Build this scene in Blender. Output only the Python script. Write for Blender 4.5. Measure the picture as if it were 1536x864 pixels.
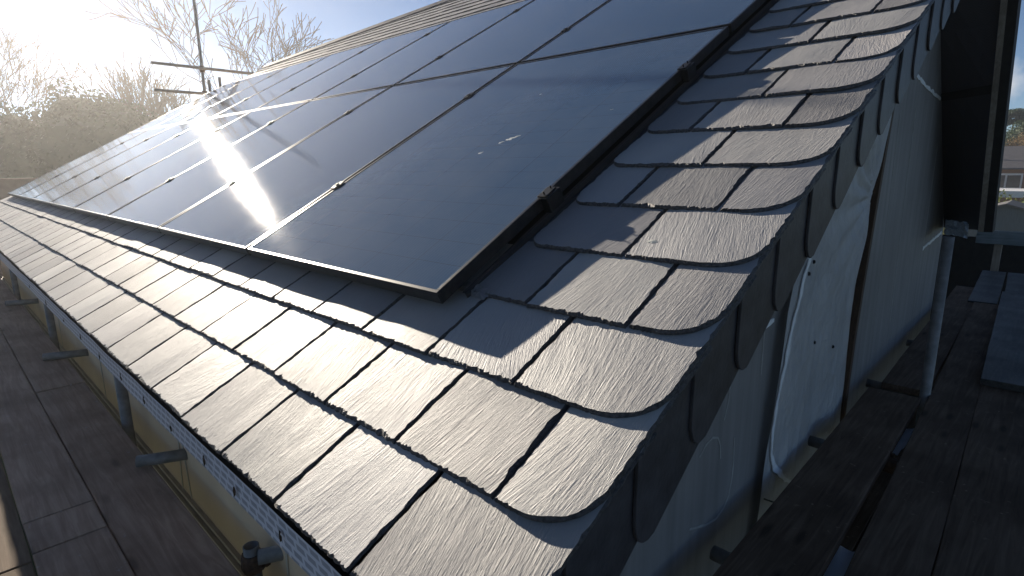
import bpy, math, random
from mathutils import Vector, Matrix, noise as mn

for o in list(bpy.data.objects):
    bpy.data.objects.remove(o)
scene = bpy.context.scene
COL = scene.collection
R = random.Random(7)
RAD = math.radians

# ------------------------------------------------------------------ camera
cam_d = bpy.data.cameras.new('camera')
cam = bpy.data.objects.new('camera', cam_d)
COL.objects.link(cam)
cam_d.sensor_width = 36.0
cam_d.lens = 20.10
cam_d.clip_start = 0.02
cam_d.clip_end = 2000
CAMPOS = Vector((1.050964, -0.817230, 0.293280))
RX = Vector((0.715784, 0.698250, -0.010029)); DN = Vector((0.139551, -0.157098, -0.977674)); FW = Vector((-0.684236, 0.698404, -0.209889))
cam.matrix_world = Matrix(((RX.x, -DN.x, -FW.x, CAMPOS.x),
                           (RX.y, -DN.y, -FW.y, CAMPOS.y),
                           (RX.z, -DN.z, -FW.z, CAMPOS.z),
                           (0, 0, 0, 1)))
scene.camera = cam

# ------------------------------------------------------------------ light and exposure
SUN = Vector((-0.935, 0.171, 0.311)).normalized()
sun_d = bpy.data.lights.new('sun', 'SUN')
sun_d.energy = 5.0
sun_d.angle = RAD(0.53)
sun_d.color = (1.0, 0.89, 0.74)
sun_o = bpy.data.objects.new('sun', sun_d)
sun_o.rotation_euler = SUN.to_track_quat('Z', 'Y').to_euler()
COL.objects.link(sun_o)

CLOUD = (-0.0807, 0.9921, 0.0956)      # direction of the small cloud low in the sky
world = bpy.data.worlds.new('World')
scene.world = world
world.use_nodes = True
wn = world.node_tree
wn.nodes.clear()
sky = wn.nodes.new('ShaderNodeTexSky')
sky.sky_type = 'NISHITA'
sky.sun_disc = False
sky.sun_elevation = math.asin(SUN.z)
sky.sun_rotation = math.atan2(SUN.x, SUN.y)
sky.altitude = 0
sky.air_density = 0.6
sky.dust_density = 0.0
sky.ozone_density = 2.6
bg = wn.nodes.new('ShaderNodeBackground')
bg.inputs['Strength'].default_value = 0.05
wo = wn.nodes.new('ShaderNodeOutputWorld')
wtc = wn.nodes.new('ShaderNodeTexCoord')
wdot = wn.nodes.new('ShaderNodeVectorMath')
wdot.operation = 'DISTANCE'
wdot.inputs[1].default_value = CLOUD
wn.links.new(wtc.outputs['Generated'], wdot.inputs[0])
wno = wn.nodes.new('ShaderNodeTexNoise')
wno.inputs['Scale'].default_value = 26.0
wno.inputs['Detail'].default_value = 6.0
wn.links.new(wtc.outputs['Generated'], wno.inputs['Vector'])
wadd = wn.nodes.new('ShaderNodeMath')
wadd.operation = 'MULTIPLY_ADD'
wadd.inputs[1].default_value = -14.0
wn.links.new(wdot.outputs['Value'], wadd.inputs[0])
wn.links.new(wno.outputs['Fac'], wadd.inputs[2])
wrp = wn.nodes.new('ShaderNodeValToRGB')
wrp.color_ramp.elements[0].position = 0.10
wrp.color_ramp.elements[1].position = 0.45
wn.links.new(wadd.outputs[0], wrp.inputs['Fac'])
wmx = wn.nodes.new('ShaderNodeMix')
wmx.data_type = 'RGBA'
wn.links.new(wrp.outputs['Color'], wmx.inputs[0])
wn.links.new(sky.outputs[0], wmx.inputs[6])
wmx.inputs[7].default_value = (7.5, 7.6, 8.0, 1)
wn.links.new(wmx.outputs[2], bg.inputs[0])
wn.links.new(bg.outputs[0], wo.inputs[0])

scene.view_settings.view_transform = 'Standard'
scene.view_settings.look = 'None'
scene.view_settings.gamma = 1.0
scene.view_settings.use_curve_mapping = False
scene.view_settings.exposure = 0.95
scene.render.engine = 'CYCLES'
scene.cycles.use_denoising = True
scene.cycles.max_bounces = 8
scene.cycles.volume_bounces = 0
scene.cycles.sample_clamp_indirect = 6.0

# ------------------------------------------------------------------ geometry helpers
TH = RAD(29.0)
CT, ST = math.cos(TH), math.sin(TH)
NRM = Vector((0, -ST, CT))


def rp(u, t, h=0.0):
    """roof coordinates (along the eaves, up the slope, out of the slope) to world"""
    return Vector((u, t * CT - h * ST, t * ST + h * CT))


WLOC = {}


class MB:
    def __init__(self):
        self.v, self.f, self.uv, self.mi = [], [], {}, {}

    def add(self, vs, fs, uvs=None, mi=0):
        b = len(self.v)
        self.v += [Vector(p) for p in vs]
        for f in fs:
            self.f.append(tuple(b + i for i in f))
            if mi:
                self.mi[len(self.f) - 1] = mi
        if uvs:
            for i, q in enumerate(uvs):
                self.uv[b + i] = q
        return self

    def box(self, lo, hi, fn=None):
        (a, b, c), (d, e, f) = lo, hi
        vs = [(a, b, c), (d, b, c), (d, e, c), (a, e, c), (a, b, f), (d, b, f), (d, e, f), (a, e, f)]
        if fn:
            vs = [fn(*p) for p in vs]
        return self.add(vs, [(3, 2, 1, 0), (4, 5, 6, 7), (0, 1, 5, 4), (1, 2, 6, 5), (2, 3, 7, 6), (3, 0, 4, 7)])

    def tube(self, pts, rads, n=10, cap=True):
        pts = [Vector(p) for p in pts]
        if not isinstance(rads, (list, tuple)):
            rads = [rads] * len(pts)
        rings = []
        up = None
        for i, p in enumerate(pts):
            d = (pts[min(i + 1, len(pts) - 1)] - pts[max(i - 1, 0)]).normalized()
            if up is None:
                up = d.orthogonal().normalized()
            up = (up - d * up.dot(d)).normalized()
            s = d.cross(up)
            rings.append([p + (up * math.cos(2 * math.pi * k / n) + s * math.sin(2 * math.pi * k / n)) * rads[i] for k in range(n)])
        vs = [q for r in rings for q in r]
        fs = []
        for i in range(len(pts) - 1):
            for k in range(n):
                a, b = i * n + k, i * n + (k + 1) % n
                fs.append((a, b, b + n, a + n))
        if cap:
            fs.append(tuple(range(n - 1, -1, -1)))
            m = (len(pts) - 1) * n
            fs.append(tuple(range(m, m + n)))
        return self.add(vs, fs)

    def pipe(self, a, b, r, ri, n=20):
        """hollow tube with open ends"""
        a, b = Vector(a), Vector(b)
        d = (b - a).normalized()
        u = d.orthogonal().normalized()
        s = d.cross(u)
        vs = []
        for p, q in ((a, r), (b, r), (b, ri), (a, ri)):
            vs += [p + (u * math.cos(2 * math.pi * k / n) + s * math.sin(2 * math.pi * k / n)) * q for k in range(n)]
        fs = []
        for j in range(4):
            for k in range(n):
                k2 = (k + 1) % n
                j2 = (j + 1) % 4
                fs.append((j * n + k, j * n + k2, j2 * n + k2, j2 * n + k))
        return self.add(vs, fs)

    def build(self, name, mats, parent=None, loc=None, smooth=False, bevel=0.0):
        if not isinstance(mats, (list, tuple)):
            mats = [mats]
        if loc is None:
            lo = [min(p[i] for p in self.v) for i in range(3)]
            hi = [max(p[i] for p in self.v) for i in range(3)]
            loc = Vector(((lo[0] + hi[0]) / 2, (lo[1] + hi[1]) / 2, lo[2]))
        loc = Vector(loc)
        me = bpy.data.meshes.new(name)
        me.from_pydata([tuple(p - loc) for p in self.v], [], self.f)
        for m in mats:
            me.materials.append(m)
        if self.mi:
            for i, k in self.mi.items():
                me.polygons[i].material_index = k
        if self.uv:
            lay = me.uv_layers.new(name='UVMap')
            for l in me.loops:
                q = self.uv.get(l.vertex_index)
                if q:
                    lay.data[l.index].uv = q
        if smooth:
            me.polygons.foreach_set('use_smooth', [True] * len(me.polygons))
        me.update()
        o = bpy.data.objects.new(name, me)
        COL.objects.link(o)
        if bevel:
            bv = o.modifiers.new('bevel', 'BEVEL')
            bv.width = bevel
            bv.segments = 2
            bv.limit_method = 'ANGLE'
        WLOC[o.name] = loc
        if parent is not None:
            o.parent = parent
            o.location = loc - WLOC[parent.name]
        else:
            o.location = loc
        return o


def thing(name, label, cat, loc, group=None):
    o = bpy.data.objects.new(name, None)
    o.empty_display_size = 0.1
    COL.objects.link(o)
    o.location = loc
    WLOC[o.name] = Vector(loc)
    return tag(o, label, cat, group)


def tag(o, label, cat, group=None):
    o['label'] = label
    o['category'] = cat
    if group:
        o['group'] = group
    return o


def kind(o, k):
    o['kind'] = k
    return o


# ------------------------------------------------------------------ materials
class NT:
    def __init__(self, name):
        self.m = bpy.data.materials.new(name)
        self.m.use_nodes = True
        self.t = self.m.node_tree
        self.b = self.t.nodes['Principled BSDF']

    def n(self, typ, **kw):
        nd = self.t.nodes.new('ShaderNode' + typ)
        for k, v in kw.items():
            if k in nd.inputs:
                nd.inputs[k].default_value = v
            else:
                setattr(nd, k, v)
        return nd

    def l(self, a, b):
        self.t.links.new(a, b)
        return self

    def coords(self, kind='Object', scale=(1, 1, 1), rot=(0, 0, 0)):
        tc = self.n('TexCoord')
        mp = self.n('Mapping')
        mp.inputs['Scale'].default_value = scale
        mp.inputs['Rotation'].default_value = rot
        self.l(tc.outputs[kind], mp.inputs['Vector'])
        return mp.outputs['Vector']

    def noise(self, vec, scale, detail=4.0, rough=0.55, dist=0.0):
        nd = self.n('TexNoise')
        nd.inputs['Scale'].default_value = scale
        nd.inputs['Detail'].default_value = detail
        nd.inputs['Roughness'].default_value = rough
        nd.inputs['Distortion'].default_value = dist
        self.l(vec, nd.inputs['Vector'])
        return nd.outputs['Fac']

    def ramp(self, fac, stops):
        nd = self.n('ValToRGB')
        e = nd.color_ramp.elements
        while len(e) < len(stops):
            e.new(0.5)
        for i, (p, c) in enumerate(stops):
            e[i].position = p
            e[i].color = (*c, 1) if len(c) == 3 else c
        self.l(fac, nd.inputs['Fac'])
        return nd.outputs['Color']

    def math(self, op, a, b):
        nd = self.n('Math', operation=op)
        for i, x in enumerate((a, b)):
            if isinstance(x, (int, float)):
                nd.inputs[i].default_value = x
            else:
                self.l(x, nd.inputs[i])
        return nd.outputs[0]

    def mix(self, fac, a, b, mode='MIX'):
        nd = self.n('Mix', data_type='RGBA', blend_type=mode)
        for k, x in ((0, fac), (6, a), (7, b)):
            if isinstance(x, (int, float)):
                nd.inputs[k].default_value = x
            elif isinstance(x, tuple):
                nd.inputs[k].default_value = (*x, 1)
            else:
                self.l(x, nd.inputs[k])
        return nd.outputs[2]

    def bump(self, h, strength=0.5, dist=0.002, prev=None):
        nd = self.n('Bump')
        nd.inputs['Strength'].default_value = strength
        nd.inputs['Distance'].default_value = dist
        self.l(h, nd.inputs['Height'])
        if prev is not None:
            self.l(prev, nd.inputs['Normal'])
        return nd.outputs['Normal']

    def out(self, color=None, rough=None, normal=None, spec=None, metal=None):
        for k, x in (('Base Color', color), ('Roughness', rough), ('Normal', normal),
                     ('Specular IOR Level', spec), ('Metallic', metal)):
            if x is None:
                continue
            if isinstance(x, tuple):
                self.b.inputs[k].default_value = (*x, 1)
            elif isinstance(x, (int, float)):
                self.b.inputs[k].default_value = x
            else:
                self.l(x, self.b.inputs[k])
        return self.m


def simple(name, c1, c2, scale=8.0, rough=0.7, bump=0.0, bdist=0.002, stretch=(1, 1, 1), spec=0.4, metal=0.0):
    t = NT(name)
    v = t.coords('Object', stretch)
    f = t.noise(v, scale, 5)
    col = t.ramp(f, [(0.3, c1), (0.7, c2)])
    nm = t.bump(t.noise(v, scale * 4, 6), bump, bdist) if bump else None
    return t.out(col, rough, nm, spec, metal)


def slate_material():
    t = NT('riven_slate')
    uv = t.coords('UV')

    def st(sx, sy):
        mp = t.n('Mapping')
        mp.inputs['Scale'].default_value = (sx, sy, 1)
        t.l(uv, mp.inputs['Vector'])
        return mp.outputs['Vector']
    warp = t.noise(st(9, 5), 1.0, 2)
    big = t.noise(st(2.6, 2.0), 1.0, 3)
    a = t.noise(st(70, 7), 1.0, 5, 0.6, 1.2)
    b = t.noise(st(300, 26), 1.0, 4, 0.6, 0.8)
    c = t.noise(st(16, 5), 1.0, 4, 0.5, 0.5)
    g = t.noise(st(420, 380), 1.0, 3)
    # ridged streaks of the cleft face
    ra = t.math('ABSOLUTE', t.math('SUBTRACT', a, 0.5), 0)
    h = t.math('ADD', t.math('MULTIPLY', ra, 1.6), t.math('MULTIPLY', b, 0.75))
    h = t.math('ADD', h, t.math('MULTIPLY', c, 1.1))
    h = t.math('ADD', h, t.math('MULTIPLY', g, 0.18))
    nm = t.bump(h, 1.0, 0.0023)
    col = t.ramp(big, [(0.28, (0.212, 0.212, 0.217)), (0.5, (0.282, 0.280, 0.282)), (0.72, (0.36, 0.355, 0.35))])
    col = t.mix(t.math('MULTIPLY', b, 0.35), col, (0.44, 0.43, 0.42))
    tone = t.ramp(t.noise(st(0.21, 0.21), 1.0, 1), [(0.34, (0.66, 0.66, 0.69)), (0.5, (0.92, 0.92, 0.92)), (0.66, (1.16, 1.13, 1.09))])
    col = t.mix(1.0, col, tone, 'MULTIPLY')
    oi = t.n('ObjectInfo')
    rv = t.math('MULTIPLY_ADD', oi.outputs['Random'], 0.46)
    rv.node.inputs[2].default_value = 0.74
    hs = t.n('HueSaturation')
    t.l(col, hs.inputs['Color'])
    t.l(rv, hs.inputs['Value'])
    hv = t.math('ADD', t.math('MULTIPLY', t.math('FRACT', t.math('MULTIPLY', oi.outputs['Random'], 7.31), 0), 0.08), 0.46)
    t.l(hv, hs.inputs['Hue'])
    ro = t.math('ADD', t.math('MULTIPLY', warp, 0.16), 0.50)
    return t.out(hs.outputs['Color'], ro, nm, 0.58)


def glass_material():
    t = NT('solar_cell_glass')
    tc = t.n('TexCoord')
    uvs = t.n('SeparateXYZ')
    t.l(tc.outputs['UV'], uvs.inputs[0])
    # fine busbars run up the panel, cell gaps in both directions; textured cover glass
    u, v = uvs.outputs[0], uvs.outputs[1]

    def line(x, period, width):
        m = t.math('FRACT', t.math('DIVIDE', x, period), 0)
        return t.math('LESS_THAN', m, width / period)
    bus = line(u, 0.0115, 0.0016)
    cell = t.math('MAXIMUM', line(u, 0.1835, 0.0022), line(v, 0.0925, 0.0018))
    vec = t.coords('UV')
    dirt = t.noise(vec, 3.0, 6, 0.65)
    col = t.mix(t.math('MULTIPLY', bus, 0.5), (0.022, 0.066, 0.135), (0.062, 0.112, 0.175))
    col = t.mix(t.math('MULTIPLY', cell, 0.55), col, (0.006, 0.007, 0.010))
    dust_veil = t.ramp(dirt, [(0.30, (0.07, 0.07, 0.07)), (0.80, (0.22, 0.22, 0.22))])  # dust film, thickened so the colour also paints a milky veil of light
    col = t.mix(dust_veil, col, (0.30, 0.30, 0.29))
    grain = t.noise(vec, 620.0, 2)
    nm = t.bump(grain, 0.12, 0.0003)
    ro = t.math('ADD', t.math('MULTIPLY', dirt, 0.03), 0.026)
    return t.out(col, ro, nm, 0.5)


def membrane_material(name, light, dark, rough=0.5, sx=1.0):
    t = NT(name)
    v = t.coords('UV', (1, 1, 1))
    br = t.n('TexBrick')
    br.offset = 0.5
    br.inputs['Color1'].default_value = (*dark, 1)
    br.inputs['Color2'].default_value = (*[x * 1.08 for x in dark], 1)
    br.inputs['Mortar'].default_value = (*light, 1)
    br.inputs['Scale'].default_value = 1.0
    br.inputs['Mortar Size'].default_value = 0.0048
    br.inputs['Mortar Smooth'].default_value = 0.2
    br.inputs['Brick Width'].default_value = 0.040 * sx
    br.inputs['Row Height'].default_value = 0.0205 * sx
    t.l(v, br.inputs['Vector'])
    ov = t.coords('Object')
    nm = t.bump(t.noise(ov, 30, 4), 0.3, 0.002)
    return t.out(br.outputs['Color'], rough, nm, 0.4)


def wood_material(name, c1, c2, axis='Y', rough=0.75, wet=0.35, spec=0.4):
    t = NT(name)
    sc = {'X': (2.2, 34, 34), 'Y': (34, 2.2, 34), 'Z': (34, 34, 2.2)}[axis]
    v = t.coords('Object', sc)
    ob = t.coords('Object')
    grain = t.noise(v, 1.0, 7, 0.62, 1.5)
    blot = t.noise(ob, 3.5, 5)
    col = t.ramp(grain, [(0.32, c1), (0.66, c2)])
    col = t.mix(t.ramp(blot, [(0.42, (0, 0, 0)), (0.68, (0.55, 0.55, 0.55))]), col, tuple(x * 0.55 for x in c1))
    # knots
    ks = {'X': (2.4, 9, 9), 'Y': (9, 2.4, 9), 'Z': (9, 9, 2.4)}[axis]
    vo = t.n('TexVoronoi')
    vo.inputs['Scale'].default_value = 1.0
    t.l(t.coords('Object', ks), vo.inputs['Vector'])
    kn = t.ramp(vo.outputs['Distance'], [(0.06, (1, 1, 1)), (0.16, (0, 0, 0))])
    col = t.mix(t.math('MULTIPLY', kn, 0.7), col, tuple(x * 0.4 for x in c1))
    sp = t.ramp(t.noise(ob, 38, 3), [(0.66, (0, 0, 0)), (0.72, (0.38, 0.38, 0.38))])
    sp = t.mix(1.0, sp, t.ramp(t.noise(ob, 3.0, 3), [(0.45, (0, 0, 0)), (0.6, (1, 1, 1))]), 'MULTIPLY')
    col = t.mix(sp, col, tuple(min(0.5, x * 2.6 + 0.03) for x in c2))
    h = t.math('ADD', grain, t.math('MULTIPLY', kn, 0.6))
    nm = t.bump(h, 0.5, 0.002)
    ro = t.math('ADD', t.math('MULTIPLY', blot, wet), rough - wet * 0.5)
    return t.out(col, ro, nm, spec)


def wall_board_material(name, c1, c2):
    t = NT(name)
    v = t.coords('Object', (1, 14, 0.7))
    ob = t.coords('Object')
    s1 = t.noise(v, 1.3, 5, 0.6, 0.3)
    b1 = t.noise(ob, 2.2, 5)
    col = t.ramp(s1, [(0.3, c1), (0.7, c2)])
    col = t.mix(t.ramp(b1, [(0.40, (0, 0, 0)), (0.75, (0.4, 0.4, 0.4))]), col, tuple(x * 0.6 for x in c1))
    nm = t.bump(t.noise(ob, 60, 4), 0.15, 0.002)
    return t.out(col, 0.62, nm, 0.35)


def sheet_material():
    t = NT('polythene_sheet')
    ob = t.coords('Object')
    f = t.noise(ob, 2.5, 5)
    weave = t.n('TexWave', wave_type='BANDS', bands_direction='Z')
    weave.inputs['Scale'].default_value = 60
    weave.inputs['Distortion'].default_value = 1.0
    t.l(ob, weave.inputs['Vector'])
    col = t.ramp(f, [(0.3, (0.56, 0.545, 0.535)), (0.7, (0.74, 0.72, 0.71))])
    nm = t.bump(t.math('ADD', t.noise(t.coords('Object', (1, 5, 1.8)), 3.5, 8, 0.62, 0.8), t.math('MULTIPLY', weave.outputs['Fac'], 0.04)), 0.9, 0.03)
    t.out(col, 0.34, nm, 0.5)
    tr = t.n('BsdfTranslucent')
    t.l(col, tr.inputs['Color'])
    mx = t.n('MixShader')
    mx.inputs[0].default_value = 0.25
    t.l(t.b.outputs[0], mx.inputs[1])
    t.l(tr.outputs[0], mx.inputs[2])
    t.l(mx.outputs[0], t.t.nodes['Material Output'].inputs['Surface'])
    return t.m


def leaf_material(name, c1, c2, trans=0.25):
    t = NT(name)
    f = t.noise(t.coords('Object'), 1.2, 4)
    col = t.ramp(f, [(0.3, c1), (0.7, c2)])
    t.out(col, 0.6, None, 0.3)
    tr = t.n('BsdfTranslucent')
    t.l(col, tr.inputs['Color'])
    mx = t.n('MixShader')
    mx.inputs[0].default_value = trans
    t.l(t.b.outputs[0], mx.inputs[1])
    t.l(tr.outputs[0], mx.inputs[2])
    t.l(mx.outputs[0], t.t.nodes['Material Output'].inputs['Surface'])
    return t.m


M = {}
M['slate'] = slate_material()
M['slate_edge'] = simple('slate_chipped_edge', (0.030, 0.029, 0.031), (0.13, 0.12, 0.12), 160, 0.42, 1.0, 0.004)
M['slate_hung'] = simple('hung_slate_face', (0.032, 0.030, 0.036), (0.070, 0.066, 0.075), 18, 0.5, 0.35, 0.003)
M['deck'] = simple('roof_underlay', (0.012, 0.012, 0.014), (0.02, 0.02, 0.022), 6, 0.8)
M['tray'] = simple('black_plastic_tray', (0.012, 0.012, 0.013), (0.02, 0.02, 0.021), 6, 0.45)
M['glass'] = glass_material()
M['frame'] = simple('black_anodised_frame', (0.038, 0.038, 0.040), (0.065, 0.065, 0.065), 40, 0.32, spec=0.5, metal=0.75)
M['clamp'] = simple('black_clamp_metal', (0.012, 0.012, 0.013), (0.03, 0.03, 0.03), 60, 0.4, metal=0.5)
M['flash'] = simple('dark_coated_flashing', (0.03, 0.03, 0.034), (0.05, 0.05, 0.055), 12, 0.42, 0.15, 0.002, metal=0.3)
M['foil'] = simple('crumpled_lead_foil', (0.14, 0.14, 0.145), (0.28, 0.28, 0.29), 50, 0.4, 0.8, 0.006, metal=0.5)
M['membrane'] = membrane_material('printed_membrane_pale', (0.58, 0.63, 0.74), (0.26, 0.30, 0.38), 0.45)
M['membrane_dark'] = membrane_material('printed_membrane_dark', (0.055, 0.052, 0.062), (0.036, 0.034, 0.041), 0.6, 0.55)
M['membrane_end'] = membrane_material('printed_membrane_flap', (0.44, 0.49, 0.54), (0.27, 0.31, 0.35), 0.45, 0.6)
M['black_wood'] = wood_material('shade_dark_wet_board', (0.092, 0.058, 0.038), (0.19, 0.130, 0.088), 'Y', 0.85, 0.2, 0.15)  # wet boards, with shade on the gable platform darkened into the colour
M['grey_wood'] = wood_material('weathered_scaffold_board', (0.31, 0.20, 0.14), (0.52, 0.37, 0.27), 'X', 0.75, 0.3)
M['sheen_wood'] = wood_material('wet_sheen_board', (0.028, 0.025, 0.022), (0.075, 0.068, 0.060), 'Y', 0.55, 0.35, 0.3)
M['batten'] = wood_material('brown_batten', (0.045, 0.024, 0.013), (0.10, 0.055, 0.030), 'Z', 0.7, 0.2)
M['dark_paint'] = simple('dark_stained_timber', (0.014, 0.012, 0.011), (0.028, 0.024, 0.022), 14, 0.75, 0.2, 0.003)
M['trim'] = wood_material('barge_trim', (0.22, 0.18, 0.145), (0.36, 0.31, 0.26), 'Z', 0.7, 0.2)
M['tape'] = simple('white_joint_sealant', (0.74, 0.74, 0.74), (0.86, 0.86, 0.86), 40, 0.5)
M['wallgrey'] = wall_board_material('grey_render_board', (0.20, 0.190, 0.185), (0.285, 0.27, 0.262))
M['wallbeige'] = simple('beige_wall_board', (0.62, 0.455, 0.30), (0.74, 0.57, 0.39), 2.5, 0.75, 0.2, 0.003)
M['wallcream'] = simple('cream_joint_strip', (0.45, 0.39, 0.30), (0.60, 0.53, 0.42), 9, 0.7)
M['sheet'] = sheet_material()
M['galv'] = simple('galvanised_tube', (0.15, 0.14, 0.13), (0.27, 0.26, 0.245), 22, 0.55, 0.3, 0.001, metal=0.25)
M['rust'] = simple('rusty_coupler', (0.05, 0.03, 0.02), (0.13, 0.075, 0.045), 60, 0.65, 0.5, 0.003, metal=0.3)
M['bark'] = simple('bark', (0.10, 0.075, 0.055), (0.19, 0.15, 0.11), 12, 0.9, 0.5, 0.01)
M['twig'] = simple('bare_twigs', (0.045, 0.032, 0.022), (0.085, 0.060, 0.040), 3, 0.9)
M['evergreen'] = leaf_material('evergreen_leaf', (0.030, 0.040, 0.020), (0.060, 0.070, 0.034), 0.06)
M['pine'] = leaf_material('pine_needles', (0.020, 0.040, 0.015), (0.05, 0.085, 0.03))
M['brush'] = leaf_material('tan_brush', (0.16, 0.105, 0.05), (0.30, 0.21, 0.10))
M['privet'] = leaf_material('light_hedge_leaf', (0.10, 0.13, 0.03), (0.22, 0.24, 0.07))
M['white_paint'] = simple('white_paint', (0.68, 0.69, 0.70), (0.78, 0.78, 0.78), 5, 0.5)
M['far_slate'] = simple('far_roof_slate', (0.075, 0.072, 0.078), (0.13, 0.125, 0.13), 5, 0.6, stretch=(1, 4, 4))
M['window'] = simple('dark_window_glass', (0.03, 0.04, 0.05), (0.06, 0.07, 0.08), 3, 0.12, spec=0.7)
M['brick'] = simple('far_brick', (0.24, 0.13, 0.085), (0.34, 0.20, 0.13), 6, 0.8)
M['shed'] = simple('blue_grey_shed_board', (0.060, 0.090, 0.105), (0.10, 0.14, 0.155), 4, 0.7, stretch=(7, 7, 0.5))
M['felt'] = simple('shed_felt', (0.10, 0.10, 0.10), (0.17, 0.16, 0.16), 6, 0.8)
M['toeboard'] = wood_material('blue_grey_guard_board', (0.13, 0.16, 0.18), (0.24, 0.28, 0.30), 'X', 0.6, 0.2)
M['grass'] = simple('rough_grass', (0.045, 0.06, 0.022), (0.10, 0.10, 0.045), 0.7, 0.9, 0.6, 0.05)
M['spot'] = simple('white_dropping', (0.62, 0.62, 0.58), (0.80, 0.80, 0.76), 120, 0.6)
M['gardenwall'] = simple('garden_wall_brick', (0.10, 0.075, 0.06), (0.17, 0.13, 0.10), 4, 0.85)
M['alu'] = simple('aerial_metal', (0.35, 0.36, 0.37), (0.5, 0.5, 0.5), 10, 0.4, metal=0.7)

# ------------------------------------------------------------------ ground
g = MB()
NG = 40
vs, fs = [], []
for i in range(NG + 1):
    for j in range(NG + 1):
        x, y = -150 + 300 * i / NG, -150 + 300 * j / NG
        vs.append((x, y, -4.6 + 0.5 * mn.noise(Vector((x * 0.03, y * 0.03, 0))) * min(1, math.hypot(x, y) / 40)))
for i in range(NG):
    for j in range(NG):
        a = i * (NG + 1) + j
        fs.append((a, a + NG + 1, a + NG + 2, a + 1))
g.add(vs, fs)
kind(g.build('ground', M['grass'], loc=(0, 0, -4.6)), 'structure')

# ------------------------------------------------------------------ the house
H0 = -0.052          # height of the slates' tails against the panel face plane
EAVE_T = -0.545
GAUGE = 0.2065
SW = 0.2655          # slate module width
VERGE = 0.628
PW = 1.134           # panel module
PH = 1.682
NP = 8
LEFT = -9.28
WALLX = 0.30
RIDGE = lambda u: 4.75 + 0.24 * (u + 7.2)

house = thing('house', 'slate roofed house under construction with grey boarded gable and beige eaves wall',
              'house', (-4, 2, -4.6))

# roof deck (the plane under slates and panels) down both slopes
d = MB()
D1 = H0 - 0.045
top_l, top_r = RIDGE(LEFT), RIDGE(0.56)
q = [rp(LEFT, EAVE_T + 0.04, D1), rp(0.56, EAVE_T + 0.04, D1), rp(0.56, 3.62, D1), rp(-1.0, 3.62, D1), rp(-1.0, RIDGE(-1.0), D1), rp(LEFT, top_l, D1)]
low = [p - NRM * 0.05 for p in q]
n = len(q)
d.add(q + low, [tuple(range(n)), tuple(range(2 * n - 1, n - 1, -1))] + [(i, (i + 1) % n, n + (i + 1) % n, n + i) for i in range(n)])
roof = d.build('roof', M['deck'], house)

# slates --------------------------------------------------------------------


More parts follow.
